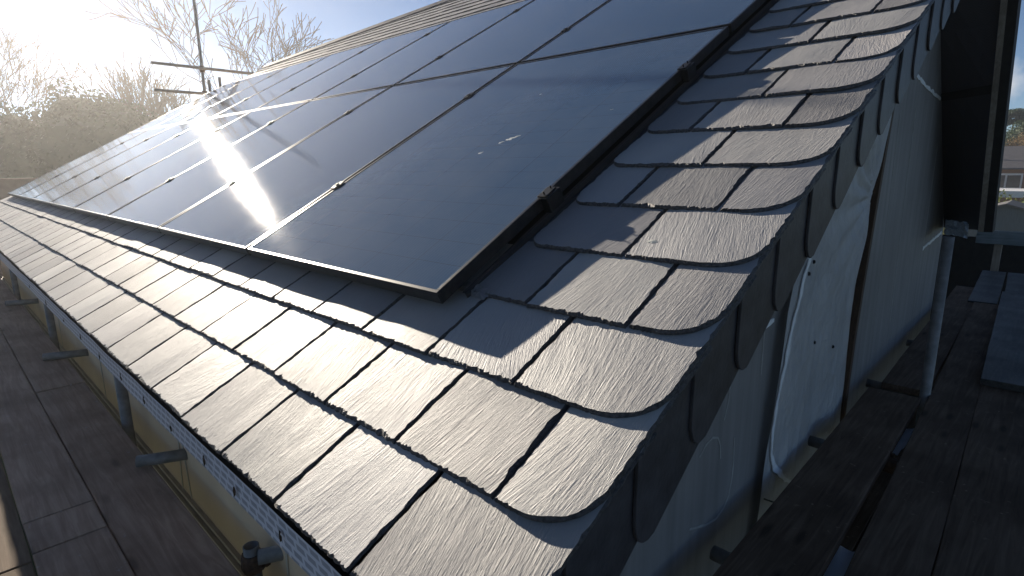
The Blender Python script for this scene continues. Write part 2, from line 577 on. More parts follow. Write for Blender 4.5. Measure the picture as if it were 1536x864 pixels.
def slate(mb, u0, u1, t0, L=0.45, rr=0.0, rl=0.0, nx=24, ny=12, thick=0.0095, lift=0.0, seed=0, rough=1.0):
    """one riven slate: chipped, bevelled tail and sides, optional rounded tail corners; tail at t0"""
    rs = random.Random(seed)
    w = u1 - u0
    off = (rs.uniform(-30, 30), rs.uniform(-30, 30))
    ang = rs.uniform(-0.32, 0.32)
    fan = rs.uniform(-2.2, 2.2)
    fc = rs.uniform(0.2, 0.8) * w
    bow = rs.uniform(-0.0015, 0.003)
    skew = rs.uniform(-0.004, 0.004)
    dz = rs.uniform(0, 0.0015) + lift
    sg = rs.uniform(0, 99)

    def surf(x, v):
        h = H0 + dz - 0.047 * v + bow * math.sin(math.pi * min(max(x / w, 0), 1))
        h += 0.0011 * mn.noise(Vector((x * 14, v * 8, sg))) * rough
        return h

    def lim(v):
        a = 0.0
        b = w
        if rr and v < rr:
            b = w - (rr - math.sqrt(max(rr * rr - (rr - v) ** 2, 0)))
        if rl and v < rl:
            a = rl - math.sqrt(max(rl * rl - (rl - v) ** 2, 0))
        return a, b
    top, outr = [], {}
    vv = [L * (j / ny) ** (1.7 if (rr or rl) else 1.2) for j in range(ny + 1)]
    for j, v in enumerate(vv):
        a, b = lim(v)
        for i in range(nx + 1):
            f = i / nx
            # inset of the upper face: the dressed, chipped edge
            ch = lambda k: (0.0015 + 0.0085 * abs(mn.noise(Vector((k * 120, sg, 3)))) + 0.0075 * max(0, mn.noise(Vector((k * 34, sg, 9))))) * rough
            x = a + (b - a) * f
            ti = ch(f * w) * 1.15 * max(0.0, 1 - v / 0.032) if v < 0.032 else 0.0
            va = v + ti + (0.0015 * mn.noise(Vector((f * w * 60, sg, 1))) if j == 0 else 0)
            dl, dr = x - a, b - x
            if dl < 0.030:
                x += ch(v + 5) * 0.9 * (1 - dl / 0.030)
            if dr < 0.030:
                x -= ch(v + 11) * 0.9 * (1 - dr / 0.030)
            if i in (0, nx) or j == 0:
                xo = a + (b - a) * f + (0.0 if j == 0 else 0.0026 * mn.noise(Vector((v * 85, i, sg))))
                vo = v + (0.0034 * mn.noise(Vector((f * w * 110, sg, 4))) if j == 0 else 0)
                outr[(i, j)] = (xo, vo)
            top.append((x, va))
    base_v, uvs = [], []

    def uvof(x, v):
        xs = fc + (x - fc) * (1 + fan * (v - 0.12))
        ca, sa = math.cos(ang), math.sin(ang)
        return (off[0] + xs * ca - v * sa, off[1] + xs * sa + v * ca)
    for x, v in top:
        base_v.append(rp(u0 + x + skew * v * 3, t0 + v, surf(x, v)))
        uvs.append(uvof(x, v))
    fs = []
    W = nx + 1
    for j in range(ny):
        for i in range(nx):
            a = j * W + i
            fs.append((a, a + 1, a + W + 1, a + W))
    mb.add(base_v, fs, uvs, 0)
    # bevel and edge ring along left side, tail, right side
    ring = [(0, j) for j in range(ny, 0, -1)] + [(i, 0) for i in range(nx + 1)] + [(nx, j) for j in range(1, ny + 1)]
    r_top, r_mid, r_low, ruv = [], [], [], []
    for k in ring:
        x, v = top[k[1] * W + k[0]]
        xo, vo = outr[k]
        r_top.append(rp(u0 + x + skew * v * 3, t0 + v, surf(x, v)))
        r_mid.append(rp(u0 + xo + skew * v * 3, t0 + vo, surf(xo, vo) - thick * (0.55 + 0.3 * mn.noise(Vector((k[0] * 0.9, k[1] * 0.9, sg))))))
        r_low.append(rp(u0 + xo + skew * v * 3, t0 + vo, surf(xo, vo) - thick))
        ruv.append(uvof(xo, vo))
    m = len(ring)
    fs = []
    for i in range(m - 1):
        fs.append((i, m + i, m + i + 1, i + 1))
        fs.append((m + i, 2 * m + i, 2 * m + i + 1, m + i + 1))
    mb.add(r_top + r_mid + r_low, fs, ruv * 3, 1)


# collect every slate: (u0, u1, t0, rr, rl)
slates = []
GAP = 0.0048
row = 0
t = EAVE_T
while t < 6.3:
    odd = row % 2
    # joints measured from the verge: full-width end slate on even rows, half slate on odd rows
    first = 0.334 if not odd else 0.4665
    us = [(first, VERGE)]
    x = first
    while x > LEFT:
        us.append((max(x - SW, LEFT), x))
        x -= SW
    in_panel = 0.0 < t + 0.10 and t < 3.3
    for a, b in us:
        rr = 0.10 if b == VERGE and row > 0 else 0.0
        rl = 0.0
        if t + 0.1 > 0.05 and t < 3.3:            # beside the array only
            if b < 0.06:
                continue
            if a < 0.10:
                a = 0.028
                rl = 0.055
                if row == 3:
                    a, rl = -0.02, 0.0
        else:
            if t > 3.2 and a > -0.9:
                continue
        tt = t + R.uniform(-0.0025, 0.0025)
        if t > 3.2 and t + 0.16 > RIDGE(0.5 * (a + b)):
            continue
        if b - a < 0.05:
            continue
        slates.append((a + GAP, b - GAP * 0.4, tt, rr, rl, row))
    row += 1
    t = EAVE_T + row * GAUGE


def dist(s):
    return (rp(0.5 * (s[0] + s[1]), s[2] + 0.1, H0) - CAMPOS).length


def visible(s):
    p = rp(0.5 * (s[0] + s[1]), s[2] + 0.08, H0) - CAMPOS
    z = p.dot(FW)
    if z < 0.05:
        return False
    x, y = p.dot(RX) / z, p.dot(DN) / z
    return abs(x) < 1.05 and abs(y) < 0.62


slates.sort(key=lambda s: dist(s) + (0 if visible(s) else 100))
far = MB()
for i, s in enumerate(slates):
    a, b, tt, rr, rl, rw = s
    dd = dist(s)
    if i < 100:
        mb = MB()
        nx = 60 if dd < 1.6 else (40 if dd < 2.6 else 24)
        slate(mb, a, b, tt, 0.43, rr, rl, nx, (44 if dd < 1.8 else 26) if (rr or rl) else (34 if dd < 1.8 else 18), thick=0.0062 if rw == 0 else 0.0095, seed=1000 + i)
        mb.build('slate', [M['slate'], M['slate_edge']], roof, loc=rp(0.5 * (a + b), tt, H0))
    elif tt > 3.2:
        slate(far, a, b, tt, 0.3, 0, 0, 3, 3, seed=1000 + i, rough=0.15)
    elif visible(s) or dd < 2.5:
        slate(far, a, b, tt, 0.43, rr, rl, 12 if dd < 5 else 6, 8 if (rr or rl) else 5, seed=1000 + i)
    elif dd < 14:
        slate(far, a, b, tt, 0.43, rr, rl, 4, 4, seed=1000 + i)
kind(far.build('slate_courses', [M['slate'], M['slate_edge']], roof), 'stuff')

# ridge capping, slanting with the roof's top edge
rd = MB()
segs = 20
for k in range(segs):
    ua = LEFT + (-1.0 - LEFT) * k / segs
    ub = LEFT + (-1.0 - LEFT) * (k + 1) / segs - 0.008
    pa, pb = rp(ua, RIDGE(ua), H0 + 0.012), rp(ub, RIDGE(ub), H0 + 0.012)
    dn = rp(0, -0.13, 0)
    bk = Vector((0, 0.13, -0.09))
    vs = [pa + dn, pb + dn, pb + Vector((0, 0, .02)), pa + Vector((0, 0, .02)), pb + bk, pa + bk]
    lo = [p - Vector((0, 0, 0.014)) for p in vs]
    rd.add(vs + lo, [(0, 1, 2, 3), (3, 2, 4, 5), (0, 6, 7, 1), (1, 7, 8, 2), (3, 9, 6, 0), (2, 8, 10, 4), (5, 11, 9, 3)])
rd.build('ridge_capping', M['far_slate'], roof)

# rear slope and left verge of the roof, behind the ridge
rs_ = MB()
ra, rb = rp(LEFT, top_l, D1), rp(-1.0, RIDGE(-1.0), D1)
rs_.add([ra, rb, Vector((-1.0, 9.2, 0.2)), Vector((LEFT, 9.2, 0.2))], [(0, 3, 2, 1)])
rs_.build('rear_slope', M['far_slate'], house)
bw = MB()
bw.add([(-1.0, 9.1, -4.6), (LEFT + 0.2, 9.1, -4.6), (LEFT + 0.2, 9.1, 0.25), (-1.0, 9.1, 0.25)], [(0, 1, 2, 3)])
bw.add([(-1.0, 9.1, -4.6), (-1.0, 9.1, 0.25), rb, (-1.0, 3.2, -4.6)], [(0, 1, 2, 3)])
bw.add([(LEFT + 0.2, -0.2, -4.6), (LEFT + 0.2, 9.1, -4.6), (LEFT + 0.2, 9.1, 0.25), ra + Vector((0.2, 0, -.06)), (LEFT + 0.2, -0.2, -0.35)], [(0, 1, 2, 3, 4)])
bw.build('rear_wall', M['wallbeige'], house)

# eaves fascia wrapped in printed membrane -------------------------------------
FY = -0.4475
fb = MB()
nseg = 150
vs, fs, uvs = [], [], []
X0, X1 = LEFT + 0.02, 0.60
rows_ = 5
for i in range(nseg + 1):
    x = X0 + (X1 - X0) * i / nseg
    for j in range(rows_):
        f = j / (rows_ - 1)
        z = -0.400 + f * (0.074)
        y = FY - 0.005 * f + 0.0035 * mn.noise(Vector((x * 5, z * 14, 2)))
        vs.append((x, y, z))
        uvs.append((x + 0.25 * z, z))
for i in range(nseg):
    for j in range(rows_ - 1):
        a = i * rows_ + j
        fs.append((a, a + rows_, a + rows_ + 1, a + 1))
fb.add(vs, fs, uvs)
fascia = fb.build('eaves_fascia', M['membrane'], house)
fk = MB()
fk.box((X0, FY + 0.008, -0.404), (X1, FY + 0.030, -0.325))
fk.build('fascia_batten', M['dark_paint'], house)
sf = MB()
sf.box((X0, FY + 0.031, -0.398), (X1, -0.19, -0.386))
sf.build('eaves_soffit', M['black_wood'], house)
for xm in (-0.12, -0.30, 0.10, -0.55, -0.80, -1.07, -1.38, -1.72, -2.1, -2.6, -3.2):
    tb = MB()
    pts = []
    for k in range(9):
        a = 2 * math.pi * k / 9
        rr_ = 0.0075 * R.uniform(0.5, 1.5)
        pts.append((xm + 0.8 * rr_ * math.cos(a) + 0.3 * rr_ * math.sin(a), FY - 0.0075 - 0.002 * (k % 2), -0.362 + 1.7 * rr_ * math.sin(a)))
    pts.append((xm, FY - 0.011, -0.362))
    tb.add(pts, [(k, (k + 1) % 9, 9) for k in range(9)])
    tb.build('membrane_tear', M['clamp'], fascia)

# eaves wall ------------------------------------------------------------------
ew = MB()
ew.box((LEFT + 0.2, -0.20, -4.6), (WALLX - 0.006, -0.06, -0.36))
eaves_wall = ew.build('eaves_wall', M['wallbeige'], house)
st = MB()
st.box((LEFT + 0.2, -0.216, -1.112), (WALLX - 0.02, -0.2005, -1.098))
st.build('joint_strip', M['wallcream'], eaves_wall)
st = MB()
st.box((LEFT + 0.2, -0.230, -2.2), (WALLX - 0.02, -0.2005, -1.118))
st.build('lower_cladding', M['wallcream'], eaves_wall)
for xx, zz, dx in ((-1.62, -0.98, 0.05), (-1.50, -0.90, -0.05), (-3.1, -0.9, 0.0), (-4.6, -0.9, 0.03), (-0.55, -0.9, 0.02)):
    st = MB()
    st.add([(xx, -0.2015, -1.097), (xx + 0.010, -0.2015, -1.097), (xx + 0.010 + dx, -0.2015, zz + .2), (xx + dx, -0.2015, zz + .2),
            (xx, -0.204, -1.097), (xx + 0.010, -0.204, -1.097), (xx + 0.010 + dx, -0.204, zz + .2), (xx + dx, -0.204, zz + .2)],
           [(4, 5, 6, 7), (0, 1, 5, 4), (1, 2, 6, 5), (2, 3, 7, 6), (3, 0, 4, 7)])
    st.build('sealant_line', M['wallcream'], eaves_wall)

# gable wall -------------------------------------------------------------------
roofz = lambda y: y * math.tan(TH) - 0.12
gw = MB()
prof = [(-0.06, -4.6), (-0.06, roofz(-0.06)), (3.28, roofz(3.28)), (5.06, -0.24), (5.06, -4.6)]
front = [(WALLX, y, z) for y, z in prof]
back = [(WALLX - 0.14, y, z) for y, z in prof]
gw.add(front + back, [(0, 4, 3, 2, 1), (5, 6, 7, 8, 9)] + [(i, (i + 1) % 5, 5 + (i + 1) % 5, 5 + i) for i in range(5)])
gable = gw.build('gable_wall', M['wallgrey'], house)


def strip_yz(pts, w, name, mat, parent, x=WALLX, th=0.004, jit=0.0):
    """a flat bead of sealant or tape on the gable along (y, z) points"""
    mb = MB()
    P = []
    for (a, b) in zip(pts[:-1], pts[1:]):
        nn = max(2, int(math.hypot(b[0] - a[0], b[1] - a[1]) / 0.03))
        for k in range(nn):
            P.append((a[0] + (b[0] - a[0]) * k / nn, a[1] + (b[1] - a[1]) * k / nn))
    P.append(pts[-1])
    vs, fs = [], []
    for k, p in enumerate(P):
        a, b = P[max(k - 1, 0)], P[min(k + 1, len(P) - 1)]
        dy, dz = b[0] - a[0], b[1] - a[1]
        l = math.hypot(dy, dz) or 1
        ny, nz = -dz / l, dy / l
        ww = w * 0.5 * (1 + jit * mn.noise(Vector((k * 0.9, w * 99, p[0]))))
        sh = jit * w * 0.5 * mn.noise(Vector((k * 0.4, p[1], 7)))
        xx = x(*p) if callable(x) else x
        for sgn in (1, -1):
            vs.append((xx + th, p[0] + ny * (ww * sgn + sh), p[1] + nz * (ww * sgn + sh)))
            vs.append((xx + 0.0005, p[0] + ny * (ww * sgn * 1.05 + sh), p[1] + nz * (ww * sgn * 1.05 + sh)))
    for k in range(len(P) - 1):
        a = 4 * k
        fs += [(a, a + 4, a + 6, a + 2), (a, a + 1, a + 5, a + 4), (a + 2, a + 6, a + 7, a + 3)]
    mb.add(vs, fs)
    return mb.build(name, mat, parent)


for pts, w in (([(3.06, 0.80), (3.55, 0.74), (4.10, 0.70)], 0.020),
               ([(4.22, -0.33), (4.97, -0.28)], 0.022),
               ([(3.37, 0.60), (3.39, 0.1), (3.42, -0.36), (3.44, -0.9)], 0.010),
               ([(2.98, 0.55), (3.0, -0.2), (3.02, -0.9)], 0.006),
               ([(4.25, 0.40), (4.26, -0.30)], 0.008),
               ([(1.18, -0.30), (1.35, -0.285)], 0.018),
               ([(1.27, -0.30), (1.27, -0.48)], 0.008),
               ([(0.985, -0.38), (1.0, -0.44), (0.995, -0.50), (0.97, -0.56)], 0.007),
               ([(0.80, -0.63), (0.84, -0.605), (0.89, -0.595), (0.93, -0.61), (0.955, -0.65), (0.965, -0.70)], 0.007),
               ([(1.07, -0.66), (1.078, -0.76), (1.074, -0.83), (1.055, -0.885), (1.02, -0.92), (0.96, -0.93), (0.88, -0.915), (0.76, -0.87)], 0.009)):
    strip_yz(pts, w, 'sealant_line', M['tape'] if w > 0.012 else M['wallgrey_line'] if 'wallgrey_line' in M else M.setdefault('wallgrey_line', simple('faint_filler_line', (0.29, 0.28, 0.265), (0.38, 0.37, 0.35), 30, 0.6)), gable, th=0.004 if w > 0.012 else 0.0016, jit=0.8)

# raised near board leaf on the gable (its edge is left of the sheet)
nb = MB()
nb.add([(WALLX + 0.0255, 1.395, -0.20), (WALLX + 0.0255, 1.25, -1.30), (WALLX + 0.003, 1.395, -0.20), (WALLX + 0.003, 1.25, -1.30)], [(0, 1, 3, 2)])

# brown batten on the far side of the sheeted opening
bt = MB()
pts = [(2.70, 0.75), (2.62, 0.35), (2.535, -0.10), (2.45, -0.60), (2.40, -1.3)]
vs, fs = [], []
for y, z in pts:
    vs += [(WALLX + 0.001, y - 0.02, z), (WALLX + 0.034, y - 0.02, z), (WALLX + 0.034, y + 0.022, z), (WALLX + 0.001, y + 0.022, z)]
for k in range(len(pts) - 1):
    a = 4 * k
    fs += [(a + 1, a + 5, a + 6, a + 2), (a, a + 4, a + 5, a + 1), (a + 2, a + 6, a + 7, a + 3)]
bt.add(vs, fs)
bt.build('corner_batten', M['batten'], gable)

# the verge: barge board and the row of slates hung on it ------------------------------
vb = MB()
vb.box((0.548, EAVE_T + 0.02, H0 - 0.145), (0.566, 3.60, H0 - 0.022), lambda x, t, h: rp(x, t, h))
verge = vb.build('verge_board', M['dark_paint'], house)
vs_ = MB()
vs_.box((WALLX + 0.001, EAVE_T + 0.02, H0 - 0.15), (0.566, 3.60, H0 - 0.146), lambda x, t, h: rp(x, t, h))
vs_.build('verge_soffit', M['black_wood'], house)


def hung_slate(yc, ztop, drop, w, x, seed):
    """vertical slate with a rounded tail, slightly proud of its lower neighbour"""
    rs = random.Random(seed)
    mb = MB()
    vs = []
    # left edge hangs straight down, the tail runs parallel to the slope, lower corner rounded
    r = 0.088
    prof = [(-w / 2, 0.0)]
    for k in range(13):
        a = math.pi / 2 * k / 12
        prof.append((-w / 2 + r * 0.9 * (1 - math.cos(a)), -drop - 0.012 + r * 1.15 * (1 - math.sin(a)) + rs.uniform(-.0012, .0012)))
    r2 = 0.012
    for k in range(7):
        a = math.pi / 2 * k / 6
        prof.append((w / 2 - r2 * (1 - math.sin(a)), -drop + r2 * (1 - math.cos(a)) * 1.3 + rs.uniform(-.001, .001)))
    prof.append((w / 2, 0.0))
    n = len(prof)
    for dx in (0.0, -0.007):
        for py, pz in prof:
            zt = pz
            tilt = 0.012 * (py / w)
            shear = py * math.tan(TH)
            vs.append((x + dx - tilt + 0.05 * zt * 0.15, yc + py, ztop + zt + shear))
    fs = [tuple(range(n))[::-1], tuple(range(n, 2 * n))] + [(i, (i + 1) % n, n + (i + 1) % n, n + i) for i in range(n)]
    mb.add(vs, fs)
    return mb.build('hung_slate', M['slate_hung'], verge, bevel=0.0012)


for k in range(17):
    tt = EAVE_T + 0.03 + k * GAUGE
    p = rp(0.6, tt + 0.12, H0 - 0.03)
    hung_slate(p.y, p.z, 0.214 + 0.010 * R.uniform(-1, 1), 0.275, 0.604 - 0.0008 * (k % 2), 300 + k)

# rear raking soffit of the gable, underside lined with printed membrane ---------------------
sb = MB()
nI, nJ = 14, 4
vs, uvs, fs = [], [], []
for i in range(nI + 1):
    f = i / nI
    inn = Vector((WALLX + 0.002, 3.30 + (5.04 - 3.30) * f, 1.60 + (-0.24 - 1.60) * f))
    out = Vector((0.585, 3.50 + (4.40 - 3.50) * f, 1.58 + (-0.19 - 1.58) * f))
    for j in range(nJ + 1):
        p = inn.lerp(out, j / nJ)
        p.y += 0.012 * mn.noise(Vector((f * 9, j * 0.8, 5)))
        vs.append(p)
        uvs.append((j / nJ * 0.34, f * 2.4))
for i in range(nI):
    for j in range(nJ):
        a = i * (nJ + 1) + j
        fs.append((a, a + 1, a + nJ + 2, a + nJ + 1))
sb.add(vs, fs, uvs)
# back skin so the overhang has thickness
b0 = len(sb.v)
sb.add([p + Vector((0, 0.16, 0.06)) for p in vs], [f[::-1] for f in fs], uvs)
soff = sb.build('rear_verge_soffit', M['membrane_dark'], house)
for fr, wd in ((0.395, 0.03),):
    sm = MB()
    f = 0.47
    inn = Vector((WALLX + 0.004, 3.30 + 1.74 * f - .012, 1.60 - 1.84 * f))
    out = Vector((0.58, 3.50 + 0.90 * f - .012, 1.58 - 1.77 * f))
    sm.add([inn, out, out + Vector((0, 0.03, -0.05)), inn + Vector((0, 0.035, -0.045)),
            inn + Vector((0, -.015, 0)), out + Vector((0, -.015, 0))], [(0, 1, 2, 3), (4, 5, 1, 0), (4, 3, 2, 5)])
    sm.build('membrane_lap', M['dark_paint'], soff)
tr = MB()
a, b = Vector((0.587, 3.47, 1.60)), Vector((0.587, 4.405, -0.20))
dv = (b - a).normalized()
for (x0, x1, y0, y1, nm_, mt) in ((0.0, 0.030, -0.03, 0.15, 'barge_trim', 'trim'), (0.0305, 0.078, -0.02, 0.14, 'barge_slates', 'dark_paint')):
    mb = MB()
    vs = []
    for p in (a, b):
        vs += [p + Vector((x0, y0, 0)), p + Vector((x1, y0, 0)), p + Vector((x1, y1, 0)), p + Vector((x0, y1, 0))]
    mb.add(vs, [(0, 1, 5, 4), (1, 2, 6, 5), (2, 3, 7, 6), (3, 0, 4, 7), (3, 2, 1, 0), (4, 5, 6, 7)])
    mb.build(nm_, M[mt], soff)
# flap of paler membrane at the foot of the overhang
fl = MB()
vs, fs, uvs = [], [], []
for i in range(9):
    for j in range(6):
        x = 0.375 + 0.165 * i / 8
        z = -0.135 - 0.105 * j / 5 - 0.02 * mn.noise(Vector((i * 0.7, j * .5, 3)))
        y = 4.33 + (0.585 - x) * 1.4 + 0.035 * mn.noise(Vector((i * 0.8, j * 0.9, 1)))
        vs.append((x, y - 0.10, z))
        uvs.append((x, z))
for i in range(8):
    for j in range(5):
        k = i * 6 + j
        fs.append((k, k + 6, k + 7, k + 1))
fl.add(vs, fs, uvs)
fl.build('membrane_flap', M['membrane_end'], soff)

# ------------------------------------------------------------------ polythene sheet on the gable
def lerp_path(pts, f):
    f = min(max(f, 0), 1) * (len(pts) - 1)
    i = min(int(f), len(pts) - 2)
    g_ = f - i
    return (pts[i][0] + (pts[i + 1][0] - pts[i][0]) * g_, pts[i][1] + (pts[i + 1][1] - pts[i][1]) * g_)


Lp = [(1.25, -1.22), (1.30, -0.85), (1.345, -0.55), (1.39, -0.25), (1.50, 0.10), (1.75, 0.45), (2.1, 0.70)]
Rp = [(2.385, -1.22), (2.43, -0.85), (2.43, -0.60), (2.37, -0.32), (2.44, 0.00), (2.51, 0.25), (2.64, 0.66)]


def lerp_z(pts, z):
    for (a, b) in zip(pts[:-1], pts[1:]):
        if a[1] <= z <= b[1]:
            return a[0] + (b[0] - a[0]) * (z - a[1]) / (b[1] - a[1])
    return pts[0][0] if z < pts[0][1] else pts[-1][0]


def sheet_x(y, z):
    w = 0.030 + 0.034 * mn.noise(Vector((y * 2.6 + z * 0.5, z * 0.8, 0))) + 0.010 * mn.noise(Vector((y * 6 + z * 2.5, z * 1.5, 4)))
    # folds that gather towards a fixing on the batten side
    dy, dz = y - 2.46, z - 0.12
    a = math.atan2(dz, dy)
    rr_ = math.hypot(dy, dz)
    w += 0.024 * math.sin(a * 17) * math.exp(-rr_ * 2.0) * min(1, rr_ * 5)
    w += 0.010 * math.exp(-((y - 1.72 - 0.12 * (z + 0.4)) / 0.018) ** 2)
    yl, yr = lerp_z(Lp, z), lerp_z(Rp, z)
    edge = max(0.0, min(1.0, (y - yl) / 0.12, (yr - y) / 0.12))
    for (fy, fz, am, sd) in ((3.2, 2.0, 0.010, 11), (7.0, -3.0, 0.006, 23), (4.0, 9.0, 0.004, 37)):
        rg = 1 - min(1, abs(mn.noise(Vector((y * fy + z * fz * 0.4, z * fz - y * 0.8, sd)))) * 3.2)
        w += 1.3 * am * rg * rg * rg * edge
    return WALLX + 0.007 + 0.62 * max(w, 0.0)


sh = MB()
NU, NV = 110, 150
vs, fs = [], []
for j in range(NV + 1):
    l, r_ = lerp_path(Lp, j / NV), lerp_path(Rp, j / NV)
    for i in range(NU + 1):
        f = i / NU
        y, z = l[0] + (r_[0] - l[0]) * f, l[1] + (r_[1] - l[1]) * f
        vs.append((sheet_x(y, z), y, z))
for j in range(NV):
    for i in range(NU):
        a = j * (NU + 1) + i
        fs.append((a, a + 1, a + NU + 2, a + NU + 1))
sh.add(vs, fs)
sheet = thing('plastic_sheet', 'crumpled translucent plastic sheet hung over the opening in the grey gable', 'plastic sheet', (WALLX, 1.9, -1.22))
sh.build('sheet', M['sheet'], sheet, smooth=True)
strip_yz([(1.85, 0.14), (1.66, 0.0), (1.55, -0.11), (1.48, -0.22), (1.43, -0.33), (1.40, -0.42), (1.37, -0.5), (1.345, -0.60), (1.33, -0.71), (1.345, -0.82), (1.40, -0.90), (1.52, -1.0), (1.71, -1.12)],
         0.021, 'white_tape', M['tape'], sheet, x=lambda y, z: sheet_x(y, z) + 0.004, jit=0.95)
strip_yz([(1.30, -0.99), (1.45, -1.08)], 0.006, 'seam', M['clamp'], sheet, x=lambda y, z: sheet_x(y, z) + 0.003, jit=0.4)
for (y, z) in ((1.66, -0.10), (1.60, -0.14), (1.72, -0.45), (2.05, -0.55)):
    mb = MB()
    x = sheet_x(y, z) + 0.004
    mb.tube([(x - 0.004, y, z), (x + 0.003, y, z)], [0.009, 0.006], 8)
    mb.build('fixing_stud', M['clamp'], sheet)

# ------------------------------------------------------------------ solar panels
ORD = ['first', 'second', 'third', 'fourth', 'fifth', 'sixth', 'seventh', 'eighth', 'ninth', 'tenth']


def panel(col, rowi):
    u1 = -col * PW - (0.0 if col == 0 else 0.010)
    u0 = -(col + 1) * PW + 0.010
    t0 = rowi * (PH + 0.002) + (0.0 if rowi == 0 else 0.010)
    t1 = t0 + PH - 0.012
    where = 'lower' if rowi == 0 else 'upper'
    extra = {(0, 0): 'black framed solar panel at the near lower corner, marked with white bird droppings'}
    lab = extra.get((col, rowi), 'dark blue solar panel in the %s row of the array, %s from the verge' % (where, ORD[col]))
    root = thing('solar_panel', lab, 'solar panel', rp((u0 + u1) / 2, t0, -0.035), 'solar panels on the slate roof')
    fr = MB()
    fw = 0.011
    T = lambda x, t, h: rp(x, t, h)
    fr.box((u0, t0, -0.035), (u1, t0 + fw, 0.0), T)
    fr.box((u0, t1 - fw, -0.035), (u1, t1, 0.0), T)
    fr.box((u0, t0 + fw, -0.035), (u0 + fw, t1 - fw, 0.0), T)
    fr.box((u1 - fw, t0 + fw, -0.035), (u1, t1 - fw, 0.0), T)
    fr.build('frame', M['frame'], root, bevel=0.0012)
    gl = MB()
    a, b, c, e = u0 + fw, u1 - fw, t0 + fw, t1 - fw
    hh = -0.0022
    gl.add([rp(a, c, hh), rp(b, c, hh), rp(b, e, hh), rp(a, e, hh)], [(0, 1, 2, 3)],
           [(0, 0), (b - a, 0), (b - a, e - c), (0, e - c)])
    gl.build('glass', M['glass'], root)
    cm = u1 + (0.010 if col else 0.012)
    for tc in ((0.45, 1.29) if rowi == 0 else (2.135, 3.03)):
        mb = MB()
        if col == 0:
            mb.box((cm - 0.024, tc - 0.026, 0.0005), (cm + 0.008, tc + 0.026, 0.0045), T)
            mb.box((cm - 0.010, tc - 0.032, -0.045), (cm + 0.016, tc + 0.032, 0.0004), T)
            for dt in (-0.016, 0.016):
                mb.box((cm - 0.006, tc + dt - 0.002, 0.0046), (cm - 0.001, tc + dt + 0.001, 0.014), T)
        else:
            mb.box((cm - 0.015, tc - 0.028, 0.0005), (cm + 0.015, tc + 0.028, 0.0050), T)
            mb.box((cm - 0.024, tc - 0.010, 0.0006), (cm + 0.024, tc + 0.010, 0.0044), T)
            mb.box((cm - 0.007, tc - 0.007, 0.0051), (cm + 0.007, tc + 0.007, 0.0095), T)
            mb.box((cm - 0.006, tc - 0.030, -0.04), (cm + 0.006, tc + 0.030, 0.0004), T)
        mb.build('clamp', M['clamp'], root, bevel=0.0015)
    return root


for c_ in range(NP):
    for r_ in range(2):
        pr_ = panel(c_, r_)
        if (c_, r_) == (0, 0):
            def splat(u, t, su, st_, seed):
                rs = random.Random(seed)
                mb = MB()
                n = 22
                pts = []
                for k in range(n):
                    a = 2 * math.pi * k / n
                    q = rs.uniform(0.55, 1.15)
                    pts.append(rp(u + su * q * math.cos(a), t + st_ * q * math.sin(a) + 0.3 * su * math.cos(a), -0.0017))
                pts.append(rp(u, t, -0.0002))
                mb.add(pts, [(k, (k + 1) % n, n) for k in range(n)])
                mb.build('bird_dropping', M['spot'], pr_)
            for (u, t, su, st_, s) in ((-0.435, 0.800, 0.022, 0.011, 1), (-0.462, 0.775, 0.012, 0.007, 2), (-0.415, 0.818, 0.012, 0.006, 6), (-0.50, 0.70, 0.011, 0.008, 3),
                                       (-0.60, 1.20, 0.008, 0.004, 4), (-0.11, 0.98, 0.006, 0.003, 5)):
                splat(u, t, su, st_, s)

# in-roof tray and side flashing around the array
fla = thing('side_flashing', 'black metal flashing channel along the near side of the solar array', 'flashing', rp(0.01, 0.0, -0.06))
mb = MB()
T = lambda x, t, h: rp(x, t, h)
mb.box((0.002, 0.06, -0.0655), (0.060, 3.4, -0.0625), T)
mb.box((0.016, 0.06, -0.0624), (0.020, 3.4, -0.046), T)
mb.box((0.0075, 0.06, -0.0462), (0.0159, 3.4, -0.0445), T)
mb.build('channel', M['flash'], fla)
mb = MB()
vs, fs = [], []
for i in range(11):
    for j in range(5):
        u = -0.045 + 0.125 * i / 10
        t = 0.060 + 0.032 * j / 4 + 0.02 * (1 - i / 10)
        vs.append(rp(u, t, -0.050 + 0.010 * mn.noise(Vector((i * 0.55, j * 0.8, 2))) - 0.007 * (j == 0)))
for i in range(10):
    for j in range(4):
        k = i * 5 + j
        fs.append((k, k + 5, k + 6, k + 1))
mb.add(vs, fs)
mb.build('foil_tab', M['foil'], fla, smooth=True)
mb = MB()
n = 16
pts = [rp(0.378 + 0.014 * R.uniform(.7, 1.1) * math.cos(2 * math.pi * k / n), 0.345 + 0.007 * R.uniform(.7, 1.2) * math.sin(2 * math.pi * k / n), H0 - 0.0005) for k in range(n)] + [rp(0.378, 0.345, H0 + 0.001)]
mb.add(pts, [(k, (k + 1) % n, n) for k in range(n)])
mb.build('bird_dropping', simple('grey_dropping', (0.40, 0.41, 0.38), (0.52, 0.53, 0.49), 100, 0.7), roof)

# ------------------------------------------------------------------ scaffold boards
M['sun_muted_wood'] = wood_material('sun_muted_brown_board', (0.105, 0.074, 0.050), (0.20, 0.148, 0.105), 'X', 0.85, 0.2, 0.2)  # darker board colour that tones down the sunlit patch on the outer strips


